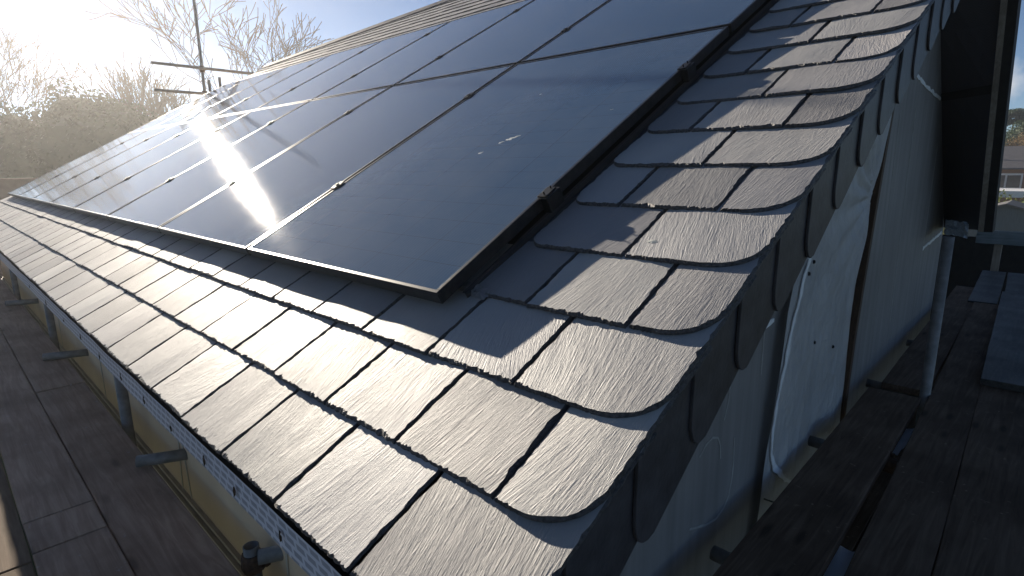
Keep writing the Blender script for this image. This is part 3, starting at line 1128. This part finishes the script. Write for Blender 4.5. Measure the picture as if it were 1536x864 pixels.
def board_x(x0, x1, y0, y1, ztop, lab, mat='grey_wood', th=0.038):
    """a scaffold board running along the eaves"""
    rs = random.Random(int((x0 + 30) * 100 + y0 * 977))
    mb = MB()
    nx = max(4, int((x1 - x0) / 0.25))
    vs, fs = [], []
    bow = rs.uniform(-0.006, 0.006)
    for i in range(nx + 1):
        f = i / nx
        x = x0 + (x1 - x0) * f
        s = bow * math.sin(math.pi * f)
        e0 = 0.0025 * mn.noise(Vector((x * 3, y0 * 9, 1)))
        e1 = 0.0025 * mn.noise(Vector((x * 3, y1 * 9, 2)))
        for (yy, zz) in ((y0 + e0, ztop - th), (y0 + e0, ztop), (y1 + e1, ztop), (y1 + e1, ztop - th)):
            vs.append((x, yy, zz + s))
    for i in range(nx):
        for k in range(4):
            a, b = i * 4 + k, i * 4 + (k + 1) % 4
            fs.append((a, a + 4, b + 4, b))
    fs += [(0, 1, 2, 3), (nx * 4 + 3, nx * 4 + 2, nx * 4 + 1, nx * 4)]
    mb.add(vs, fs)
    return tag(mb.build('scaffold_board', M[mat], bevel=0.003), lab, 'board', 'scaffold boards along the eaves')


ZL = -0.92
for (y0, y1, cuts, nm_) in ((-0.535, -0.312, (0.9, -2.95, -6.8, -10.6), 'innermost strip beside the beige wall'),
                            (-0.745, -0.540, (0.9, -1.20, -1.43, -5.2, -10.6), 'second strip out from the beige wall'),
                            (-0.960, -0.750, (0.9, -1.16, -4.1, -8.0, -10.6), 'third strip out from the beige wall'),
                            (-1.175, -0.966, (0.9, -2.2, -6.0, -10.6), 'outer strip of the eaves platform')):
    for k, (xa, xb) in enumerate(zip(cuts[:-1], cuts[1:])):
        desc = ['nearest', 'second nearest', 'third nearest', 'farthest']
        kk = k if len(cuts) == 5 else (k if k < len(cuts) - 2 else 3)
        board_x(xb + 0.004, xa - 0.004, y0, y1, ZL + R.uniform(-0.004, 0.004), 'brown scaffold board, %s length of the %s' % (desc[kk], nm_), 'sun_muted_wood' if y1 < -0.7 else 'grey_wood')


def board_y(pn, pf, w, ztop, lab, mat='black_wood', th=0.038, group='scaffold boards beside the gable'):
    """a board from near end pn=(x, y) to far end pf"""
    a, b = Vector((*pn, 0)), Vector((*pf, 0))
    dr = (b - a).normalized()
    sd = Vector((dr.y, -dr.x, 0))
    mb = MB()
    nx = max(4, int((b - a).length / 0.25))
    vs, fs = [], []
    for i in range(nx + 1):
        p = a.lerp(b, i / nx)
        e = 0.003 * mn.noise(Vector((p.y * 3, p.x * 7, 1)))
        e2 = 0.003 * mn.noise(Vector((p.y * 3, p.x * 7, 5)))
        for s, z in ((-w / 2 + e, ztop - th), (-w / 2 + e, ztop), (w / 2 + e2, ztop), (w / 2 + e2, ztop - th)):
            q = p + sd * s
            vs.append((q.x, q.y, z))
    for i in range(nx):
        for k in range(4):
            c, d_ = i * 4 + k, i * 4 + (k + 1) % 4
            fs.append((c, d_, d_ + 4, c + 4))
    fs += [(3, 2, 1, 0), (nx * 4, nx * 4 + 1, nx * 4 + 2, nx * 4 + 3)]
    mb.add(vs, fs)
    return tag(mb.build('scaffold_board', M[mat], bevel=0.003), lab, 'board', group)


ZR = -0.90
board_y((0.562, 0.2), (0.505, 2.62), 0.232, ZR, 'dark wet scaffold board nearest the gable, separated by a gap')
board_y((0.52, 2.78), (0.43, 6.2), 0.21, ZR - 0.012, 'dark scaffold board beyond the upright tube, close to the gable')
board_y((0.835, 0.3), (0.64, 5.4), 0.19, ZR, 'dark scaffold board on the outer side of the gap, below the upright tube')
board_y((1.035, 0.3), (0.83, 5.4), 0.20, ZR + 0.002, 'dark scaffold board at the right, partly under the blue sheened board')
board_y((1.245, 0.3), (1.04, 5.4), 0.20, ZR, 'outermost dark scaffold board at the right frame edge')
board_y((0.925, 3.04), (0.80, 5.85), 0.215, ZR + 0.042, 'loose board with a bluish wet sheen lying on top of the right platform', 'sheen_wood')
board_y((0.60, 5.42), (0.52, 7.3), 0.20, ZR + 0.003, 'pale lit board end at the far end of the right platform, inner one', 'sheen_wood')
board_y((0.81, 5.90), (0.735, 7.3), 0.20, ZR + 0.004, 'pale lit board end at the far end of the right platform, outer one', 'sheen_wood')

# ------------------------------------------------------------------ scaffold tubes
def pole(a, b, lab, name='scaffold_tube', mat='galv', cat='scaffold tube', r=0.0242, group=None, hollow=True):
    root = thing(name, lab, cat, Vector(a), group)
    mb = MB()
    if hollow:
        mb.pipe(a, b, r, r - 0.0038)
    else:
        mb.tube([a, b], r, 12)
    mb.build('tube', M[mat], root, smooth=False)
    o = root.children[0]
    for p in o.data.polygons:
        p.use_smooth = len(p.vertices) == 4
    return root


def coupler(parent, p, axis, r=0.034, l=0.06):
    p = Vector(p)
    ax = Vector(axis).normalized()
    mb = MB()
    mb.tube([p - ax * l / 2, p - ax * l * 0.3, p + ax * l * 0.3, p + ax * l / 2], [r * 0.9, r, r, r * 0.9], 12)
    s = ax.orthogonal().normalized()
    q = p + s * r * 1.25
    mb.tube([q - ax * l * 0.2, q + ax * l * 0.2], 0.014, 6)
    mb.tube([q - ax.cross(s) * 0.035, q + ax.cross(s) * 0.035], 0.007, 6)
    return mb.build('coupler', M['rust'], parent)


t_ = pole((0.627, 2.71, -3.2), (0.627, 2.71, -0.075), 'upright galvanised scaffold tube between the dark boards below the membrane soffit', hollow=True)
for (y, x0, x1, z, lab) in ((1.88, 0.315, 1.5, -0.965, 'horizontal tube stub poking out toward the plastic sheet under the dark board'),
                            (0.83, 0.355, 1.5, -0.965, 'nearest short tube stub at the foot of the grey gable board'),
                            (2.86, 0.33, 1.5, -0.965, 'tube stub beside the gable foot near the upright tube'),
                            (3.95, 0.33, 1.4, -0.975, 'farthest tube stub at the gable foot behind the upright tube')):
    p = pole((x0, y, z), (x1, y - 0.03, z), lab, group='transom tubes under the gable platform')
    coupler(p, (0.64, y - 0.005, z), (1, 0, 0))
s1 = pole((-0.655, -0.262, -3.0), (-0.655, -0.262, -0.868), 'upright scaffold tube with open top at the eaves near the bottom edge')
coupler(s1, (-0.655, -0.262, -0.925), (0, 0, 1))
s2 = pole((-0.62, -0.255, -0.895), (-0.50, -0.02, -0.895), 'short horizontal tube beside the open topped upright, under the printed fascia')
pole((-1.585, -0.36, -0.893), (-1.50, -0.19, -0.893), 'horizontal tube end bridging from the eaves boards to the beige wall', r=0.0242)
for x, lab in ((-2.16, 'dim upright tube at the inner edge of the eaves boards, nearest in the glare'), (-4.35, 'dim upright tube farther along the eaves boards in the glare'), (-6.6, 'faint upright tube near the far end of the eaves wall')):
    pole((x, -0.275, -3.0), (x, -0.275, -0.42), lab, group='upright tubes under the eaves')
for x, lab in ((-3.6, 'low horizontal tube behind the nearer dim eaves upright'), (-5.8, 'low horizontal tube near the far eaves upright')):
    pole((x, -0.42, -0.893), (x + 0.1, -0.19, -0.893), lab, group='transom ends at the eaves wall')

# left end scaffold standing above the roof edge
XL = -9.8
lp = pole((XL, 2.845, -4.6), (XL, 2.845, 3.9), 'tall upright scaffold tube rising behind the far roof end against the sky', hollow=False)
h1 = pole((XL + 0.05, 2.08, 1.945), (XL + 0.05, 3.9, 1.93), 'upper horizontal guard rail tube crossing the tall upright at the far roof end', hollow=False)
h2 = pole((XL + 0.05, 2.07, 1.53), (XL + 0.05, 3.6, 1.53), 'lower horizontal guard rail tube crossing the tall upright at the far roof end', hollow=False)
coupler(lp, (XL, 2.845, 1.93), (0, 0, 1), 0.045, 0.1)
coupler(lp, (XL, 2.845, 1.53), (0, 0, 1), 0.045, 0.1)
pole((XL - 0.25, 3.02, -4.6), (XL - 0.25, 3.02, 1.80), 'short upright stub next to the tall tube at the far roof end', hollow=False)
pole((XL - 0.25, 3.20, -4.6), (XL - 0.25, 3.20, 1.86), 'second stub right of the tall tube at the far roof end', hollow=False)

# guard board and post at the far end of the gable platform
gb = MB()
gb.box((0.30, 7.50, -0.625), (1.6, 7.535, -0.475))
tag(gb.build('guard_board', M['toeboard'], bevel=0.003), 'blue grey guard board across the far end of the gable platform', 'guard board')
gp = MB()
gp.box((0.465, 7.54, -3.0), (0.535, 7.60, -0.50))
tag(gp.build('timber_post', M['trim'], bevel=0.003), 'square timber post holding the blue grey guard board', 'post')
hd = thing('backdrop', 'added dark hoarding below the guard board at the far platform end', 'backdrop', (0.8, 8.6, -4.6))  # added dark screen that hides the bright ground beyond the platform
mb = MB()
for k in range(22):
    x = -1.6 + 0.2 * k
    mb.box((x, 8.6 + 0.004 * (k % 2), -4.6), (x + 0.1995, 8.625 + 0.004 * (k % 2), -0.66 + 0.01 * R.uniform(-1, 1)))
mb.build('boards', M['dark_paint'], hd)
# scraps of pale sheet lying below the gap
for k, (pts, z, lab) in enumerate((([(0.53, 2.02), (0.64, 2.06), (0.66, 2.42), (0.56, 2.40)], -0.99, 'pale scrap of sheeting below the gap, farther one'),
                                   ([(0.60, 0.74), (0.76, 0.78), (0.72, 1.22), (0.60, 1.16)], -0.99, 'pale scrap of sheeting below the gap, nearest one'))):
    mb = MB()
    vs, fs = [], []
    for i in range(9):
        for j in range(9):
            f, g_ = i / 8, j / 8
            x = (1 - f) * (1 - g_) * pts[0][0] + f * (1 - g_) * pts[1][0] + f * g_ * pts[2][0] + (1 - f) * g_ * pts[3][0]
            y = (1 - f) * (1 - g_) * pts[0][1] + f * (1 - g_) * pts[1][1] + f * g_ * pts[2][1] + (1 - f) * g_ * pts[3][1]
            vs.append((x, y, z + 0.02 * mn.noise(Vector((i * 0.6, j * 0.6, k * 9)))))
    for i in range(8):
        for j in range(8):
            a = i * 9 + j
            fs.append((a, a + 9, a + 10, a + 1))
    mb.add(vs, fs)
    tag(mb.build('sheet_scrap', M['white_paint'], smooth=True), lab, 'sheet scrap')
# lower lift of boards that carries the scraps
for k in range(4):
    board_y((0.50 + 0.23 * k, -0.5), (0.42 + 0.23 * k, 6.5), 0.22, -1.30,
            'dark board of the lower lift under the gap, %s from the gable' % ORD[k], group='lower lift boards beside the gable')

# ------------------------------------------------------------------ bare trees, far left
def bare_tree(base, height, spread, lab, seed, levels=6, lean=(0, 0), fork=0.35, thick=0.16):
    rs = random.Random(seed)
    root = thing('bare_tree', lab, 'tree', base, 'bare winter trees beyond the roof')
    trunk, twigs = MB(), MB()

    def grow(p, d, l, r, lev):
        n = 3
        pts, rad = [p], [r]
        for k in range(n):
            d = (d + Vector((rs.uniform(-1, 1), rs.uniform(-1, 1), rs.uniform(-0.6, 0.9))) * 0.16).normalized()
            p = p + d * l / n
            pts.append(p)
            rad.append(max(r * (1 - 0.38 * (k + 1) / n), 0.016))
        (trunk if lev < 2 else twigs).tube(pts, rad, 7 if lev < 2 else 3, cap=False)
        if lev >= levels:
            return
        nb_ = 3 if lev < 3 else 2
        for k in range(nb_ + (rs.random() < 0.6)):
            ax = Vector((rs.gauss(0, 1), rs.gauss(0, 1), rs.gauss(0, 0.5)))
            ax = (ax - d * ax.dot(d)).normalized()
            sp_ = rs.uniform(0.30, 0.75) * spread
            nd = (d * math.cos(sp_) + ax * math.sin(sp_) + Vector((0, 0, 0.10))).normalized()
            i = rs.choice((2, 3, 3)) if lev > 0 else 3
            grow(pts[i], nd, l * rs.uniform(0.62, 0.85), rad[i] * rs.uniform(0.55, 0.72), lev + 1)
    grow(Vector(base), Vector((lean[0], lean[1], 1)).normalized(), height * fork, thick, 0)
    trunk.build('trunk', M['bark'], root)
    twigs.build('crown', M['twig'], root)
    return root


bare_tree((-31.0, 11.2, -4.6), 11.6, 0.95, 'largest bare tree with a fine twig crown rising behind the ridge', 5, 6, (0.0, 0.02), 0.36, 0.20)
bare_tree((-40.0, 3.0, -4.6), 11.2, 1.0, 'bare spreading tree at the far left behind the dark evergreen', 11, 6, (0.02, 0.0), 0.34, 0.20)
bare_tree((-34.7, 7.7, -4.6), 8.3, 0.62, 'small bare tree between the evergreen and the scaffold upright', 23, 6, (0, 0), 0.36, 0.12)
bare_tree((-35.0, 10.3, -4.6), 7.8, 0.66, 'small bare tree directly behind the guard rail tubes', 31, 6, (0, 0), 0.36, 0.12)


# ------------------------------------------------------------------ leafy masses
def leafy(name, lab, cat, base, lobes, nleaf, size, mat, seed, group=None, trunk_h=0.0, trunk_r=0.1, core=0.0):
    """leaf sized faces scattered through lobes (cx, cy, cz, rx, ry, rz) round a twiggy core"""
    rs = random.Random(seed)
    root = thing(name, lab, cat, base, group)
    mb = MB()
    tot = sum(l[3] * l[5] for l in lobes)
    for (cx, cy, cz, rx, ry, rz) in lobes:
        m = int(nleaf * rx * rz / tot)
        NA, NB_ = 14, 9
        cv = []
        for ia in range(NB_ + 1):
            for ib in range(NA):
                ph, az = math.pi * ia / NB_, 2 * math.pi * ib / NA
                e = Vector((math.sin(ph) * math.cos(az), math.sin(ph) * math.sin(az), math.cos(ph)))
                bq = core * (1 + 0.22 * mn.noise(Vector((e.x * 2.2 + cx, e.y * 2.2, e.z * 2.2 + cz))) + 0.12 * mn.noise(e * 6))
                cv.append((cx + e.x * rx * bq, cy + e.y * ry * bq, cz + e.z * rz * bq))
        if core:
            mb.add(cv, [(ia * NA + ib, (ia + 1) * NA + ib, (ia + 1) * NA + (ib + 1) % NA, ia * NA + (ib + 1) % NA) for ia in range(NB_) for ib in range(NA)])
        for k in range(m):
            d_ = Vector((rs.gauss(0, 1), rs.gauss(0, 1), rs.gauss(0, 1))).normalized()
            q = rs.random() ** 0.35
            bump_ = 1 + 0.22 * mn.noise(Vector((d_.x * 2.2 + cx, d_.y * 2.2, d_.z * 2.2 + cz))) + 0.10 * mn.noise(Vector((d_.x * 7 + cx, d_.y * 7, d_.z * 7)))
            p = Vector((cx + d_.x * rx * q * bump_, cy + d_.y * ry * q * bump_, cz + d_.z * rz * q * bump_))
            a = Vector((rs.gauss(0, 1), rs.gauss(0, 1), rs.gauss(0, 1))).normalized()
            b = a.orthogonal().normalized()
            s = size * rs.uniform(0.6, 1.4)
            mb.add([p - a * s, p + b * s * 0.55, p + a * s, p - b * s * 0.55], [(0, 1, 2, 3)])
    mb.build('crown', M[mat], root)
    tk = MB()
    b0 = Vector(base)
    for (cx, cy, cz, rx, ry, rz) in lobes[:6]:
        tk.tube([b0 + Vector((rs.uniform(-.1, .1), rs.uniform(-.1, .1), 0)), Vector(((b0.x + cx) / 2, (b0.y + cy) / 2, (b0.z + cz) / 2)), (cx, cy, cz)], [trunk_r, trunk_r * .7, trunk_r * .35], 6, cap=False)
    tk.build('trunk', M['bark'], root)
    return root


leafy('evergreen_tree', 'broad dark rounded evergreen at the far left beyond the scaffold', 'evergreen', (-28.5, 4.6, -4.6),
      [(-28.5, 4.6, 0.6, 2.6, 3.0, 2.9), (-28.8, 2.2, 0.0, 2.4, 2.6, 2.7), (-28.2, 6.9, -0.4, 2.2, 2.2, 2.6), (-29.0, 0.2, -0.6, 2.4, 2.4, 2.7),
       (-28.5, 3.4, -2.6, 2.6, 4.2, 2.2), (-28.6, 5.4, 1.3, 1.5, 1.6, 2.0), (-28.4, 8.6, -1.6, 2.0, 2.0, 2.4)], 80000, 0.075, 'evergreen', 3, None, 0, 0.18, 0.84)
gwl = MB()
gwl.box((-20.3, -14, -4.6), (-20.0, 16, 0.02))
gwl.box((-20.36, -14, 0.021), (-19.94, 16, 0.08))
tag(gwl.build('garden_wall', M['gardenwall']), 'long low brown wall in front of the dark evergreen at the far left', 'wall')

# ------------------------------------------------------------------ distant houses and trees, far right
def at(px, py, D):
    """point seen at photo pixel (px, py), D metres away (kept as a real place in the world)"""
    d_ = (FW + RX * ((px - 768) / 857.78) + DN * ((py - 432) / 857.78)).normalized()
    return CAMPOS + d_ * D


shd = thing('garden_shed', 'blue grey boarded garden shed with a shallow gable roof', 'shed', (-1.3, 36, -4.6))
mb = MB()
mb.add([(-3.2, 35, -4.6), (0.8, 35, -4.6), (0.8, 35, -2.40), (-1.25, 35, -1.80), (-3.2, 35, -2.40),
        (-3.2, 38, -4.6), (0.8, 38, -4.6), (0.8, 38, -2.40), (-1.25, 38, -1.80), (-3.2, 38, -2.40)],
       [(0, 1, 2, 3, 4), (9, 8, 7, 6, 5), (1, 6, 7, 2), (0, 4, 9, 5)])
mb.build('wall', M['shed'], shd)
mb = MB()
for s in (0, 1):
    xe = -3.4 if s == 0 else 1.0
    ze = -2.44
    mb.add([(xe, 34.8, ze), (-1.25, 34.8, -1.77), (-1.25, 38.2, -1.77), (xe, 38.2, ze), (xe, 34.8, ze + .07), (-1.25, 34.8, -1.70), (-1.25, 38.2, -1.70), (xe, 38.2, ze + .07)],
           [(0, 1, 5, 4), (4, 5, 6, 7), (1, 0, 3, 2), (2, 3, 7, 6), (0, 4, 7, 3)])
mb.build('roof', M['felt'], shd)
fh = leafy('hedge', 'sunlit yellow green hedge behind the blue grey shed', 'hedge', (-2.0, 41, -4.6),
           [(-4.5 + 1.3 * k, 41, -3.0, 0.95, 0.8, 1.55) for k in range(6)], 5000, 0.10, 'privet', 9, None, 0, 0.05)
bh = thing('flat_roof_building', 'low building with a white band of fascia and white framed window', 'building', (-2.5, 47, -4.6))
mb = MB()
mb.box((-6, 46, -4.6), (3, 50, -1.95))
mb.build('wall', M['brick'], bh)
mb = MB()
mb.box((-6.2, 45.7, -1.94), (3.2, 50.2, -1.55))
mb.build('roof', M['white_paint'], bh)
hs2 = thing('bungalow', 'distant bungalow with dark slate roof, white window and tripod aerial', 'house', (-2.5, 56, -4.6))
mb = MB()
mb.box((-7.5, 55.0, -4.6), (6, 62, -0.15))
wl = mb.build('wall', M['brick'], hs2)
mb = MB()
mb.box((-4.6, 54.9, -1.75), (-1.9, 54.98, -0.65))
wf = mb.build('window', M['white_paint'], hs2)
mb = MB()
for k in range(3):
    mb.box((-4.5 + 0.87 * k, 54.86, -1.65), (-3.75 + 0.87 * k, 54.895, -0.78))
mb.build('pane', M['window'], wf)
mb = MB()
mb.add([(-8, 54.5, -0.25), (6.5, 54.5, -0.25), (6.5, 58.5, 1.35), (-8, 58.5, 1.35), (6.5, 62.5, -0.25), (-8, 62.5, -0.25),
        (-8, 54.5, -0.37), (6.5, 54.5, -0.37)], [(0, 1, 2, 3), (3, 2, 4, 5), (6, 7, 1, 0)])
mb.build('roof', M['far_slate'], hs2)
mb = MB()
pt = at(1495, 215, 57)
bs = at(1495, 243, 57)
mb.tube([bs, pt], 0.05, 6)
for dx in (-0.5, 0.5):
    mb.tube([bs + Vector((dx, 0, -0.2)), bs.lerp(pt, 0.45)], 0.035, 5)
mb.build('aerial', M['alu'], hs2)
for k in range(3):
    leafy('brush_thicket', ['tan leafless thicket behind the bungalow, left part', 'tan leafless thicket behind the bungalow, middle part', 'tan leafless thicket behind the bungalow, right part'][k],
          'thicket', (-6 + 3.2 * k, 66, -4.6),
          [(-6 + 3.2 * k, 66, 0.2, 2.1, 1.6, 2.3), (-5 + 3.2 * k, 66.5, -1.0, 2.0, 1.6, 2.6)], 11000, 0.075, 'brush', 60 + k, 'tan thickets behind the bungalow', 0, 0.08)
leafy('conifer', 'dark green rounded conifer above the tan thicket at the right', 'tree', (-2.6, 72, -4.6),
      [(-3.0, 72, 2.5, 1.9, 1.8, 1.6), (-1.4, 72, 2.9, 2.0, 1.8, 1.9), (-4.0, 72, 1.7, 1.2, 1.2, 1.0), (0.3, 72, 2.4, 2, 1.8, 1.8)], 20000, 0.08, 'pine', 71, None, 0, 0.2, 0.7)
leafy('pine_tree', 'flat topped pine with bare pale trunk at the right skyline', 'tree', (-5.0, 74, -4.6),
      [(-5.5, 74, 4.4, 1.2, 1.1, 0.42), (-4.2, 74.3, 4.7, 1.2, 1.1, 0.45), (-4.9, 73.6, 3.9, 0.9, 0.9, 0.35), (-3.6, 74, 4.0, 0.8, 0.8, 0.35)], 8000, 0.07, 'pine', 72, None, 0, 0.16)


# ------------------------------------------------------------------ haze
hz = MB()
hz.box((-75, -60, -6.2), (45, 90, 9.6))  # air volume added to imitate veiling glare in the lens
ht = bpy.data.materials.new('glare_haze')
ht.use_nodes = True
nt_ = ht.node_tree
nt_.nodes.clear()
pv = nt_.nodes.new('ShaderNodeVolumePrincipled')
pv.inputs['Color'].default_value = (0.97, 0.97, 0.97, 1)
pv.inputs['Density'].default_value = 0.0019
pv.inputs['Anisotropy'].default_value = 0.70
mo = nt_.nodes.new('ShaderNodeOutputMaterial')
nt_.links.new(pv.outputs[0], mo.inputs['Volume'])
kind(hz.build('glare_haze', ht), 'stuff')
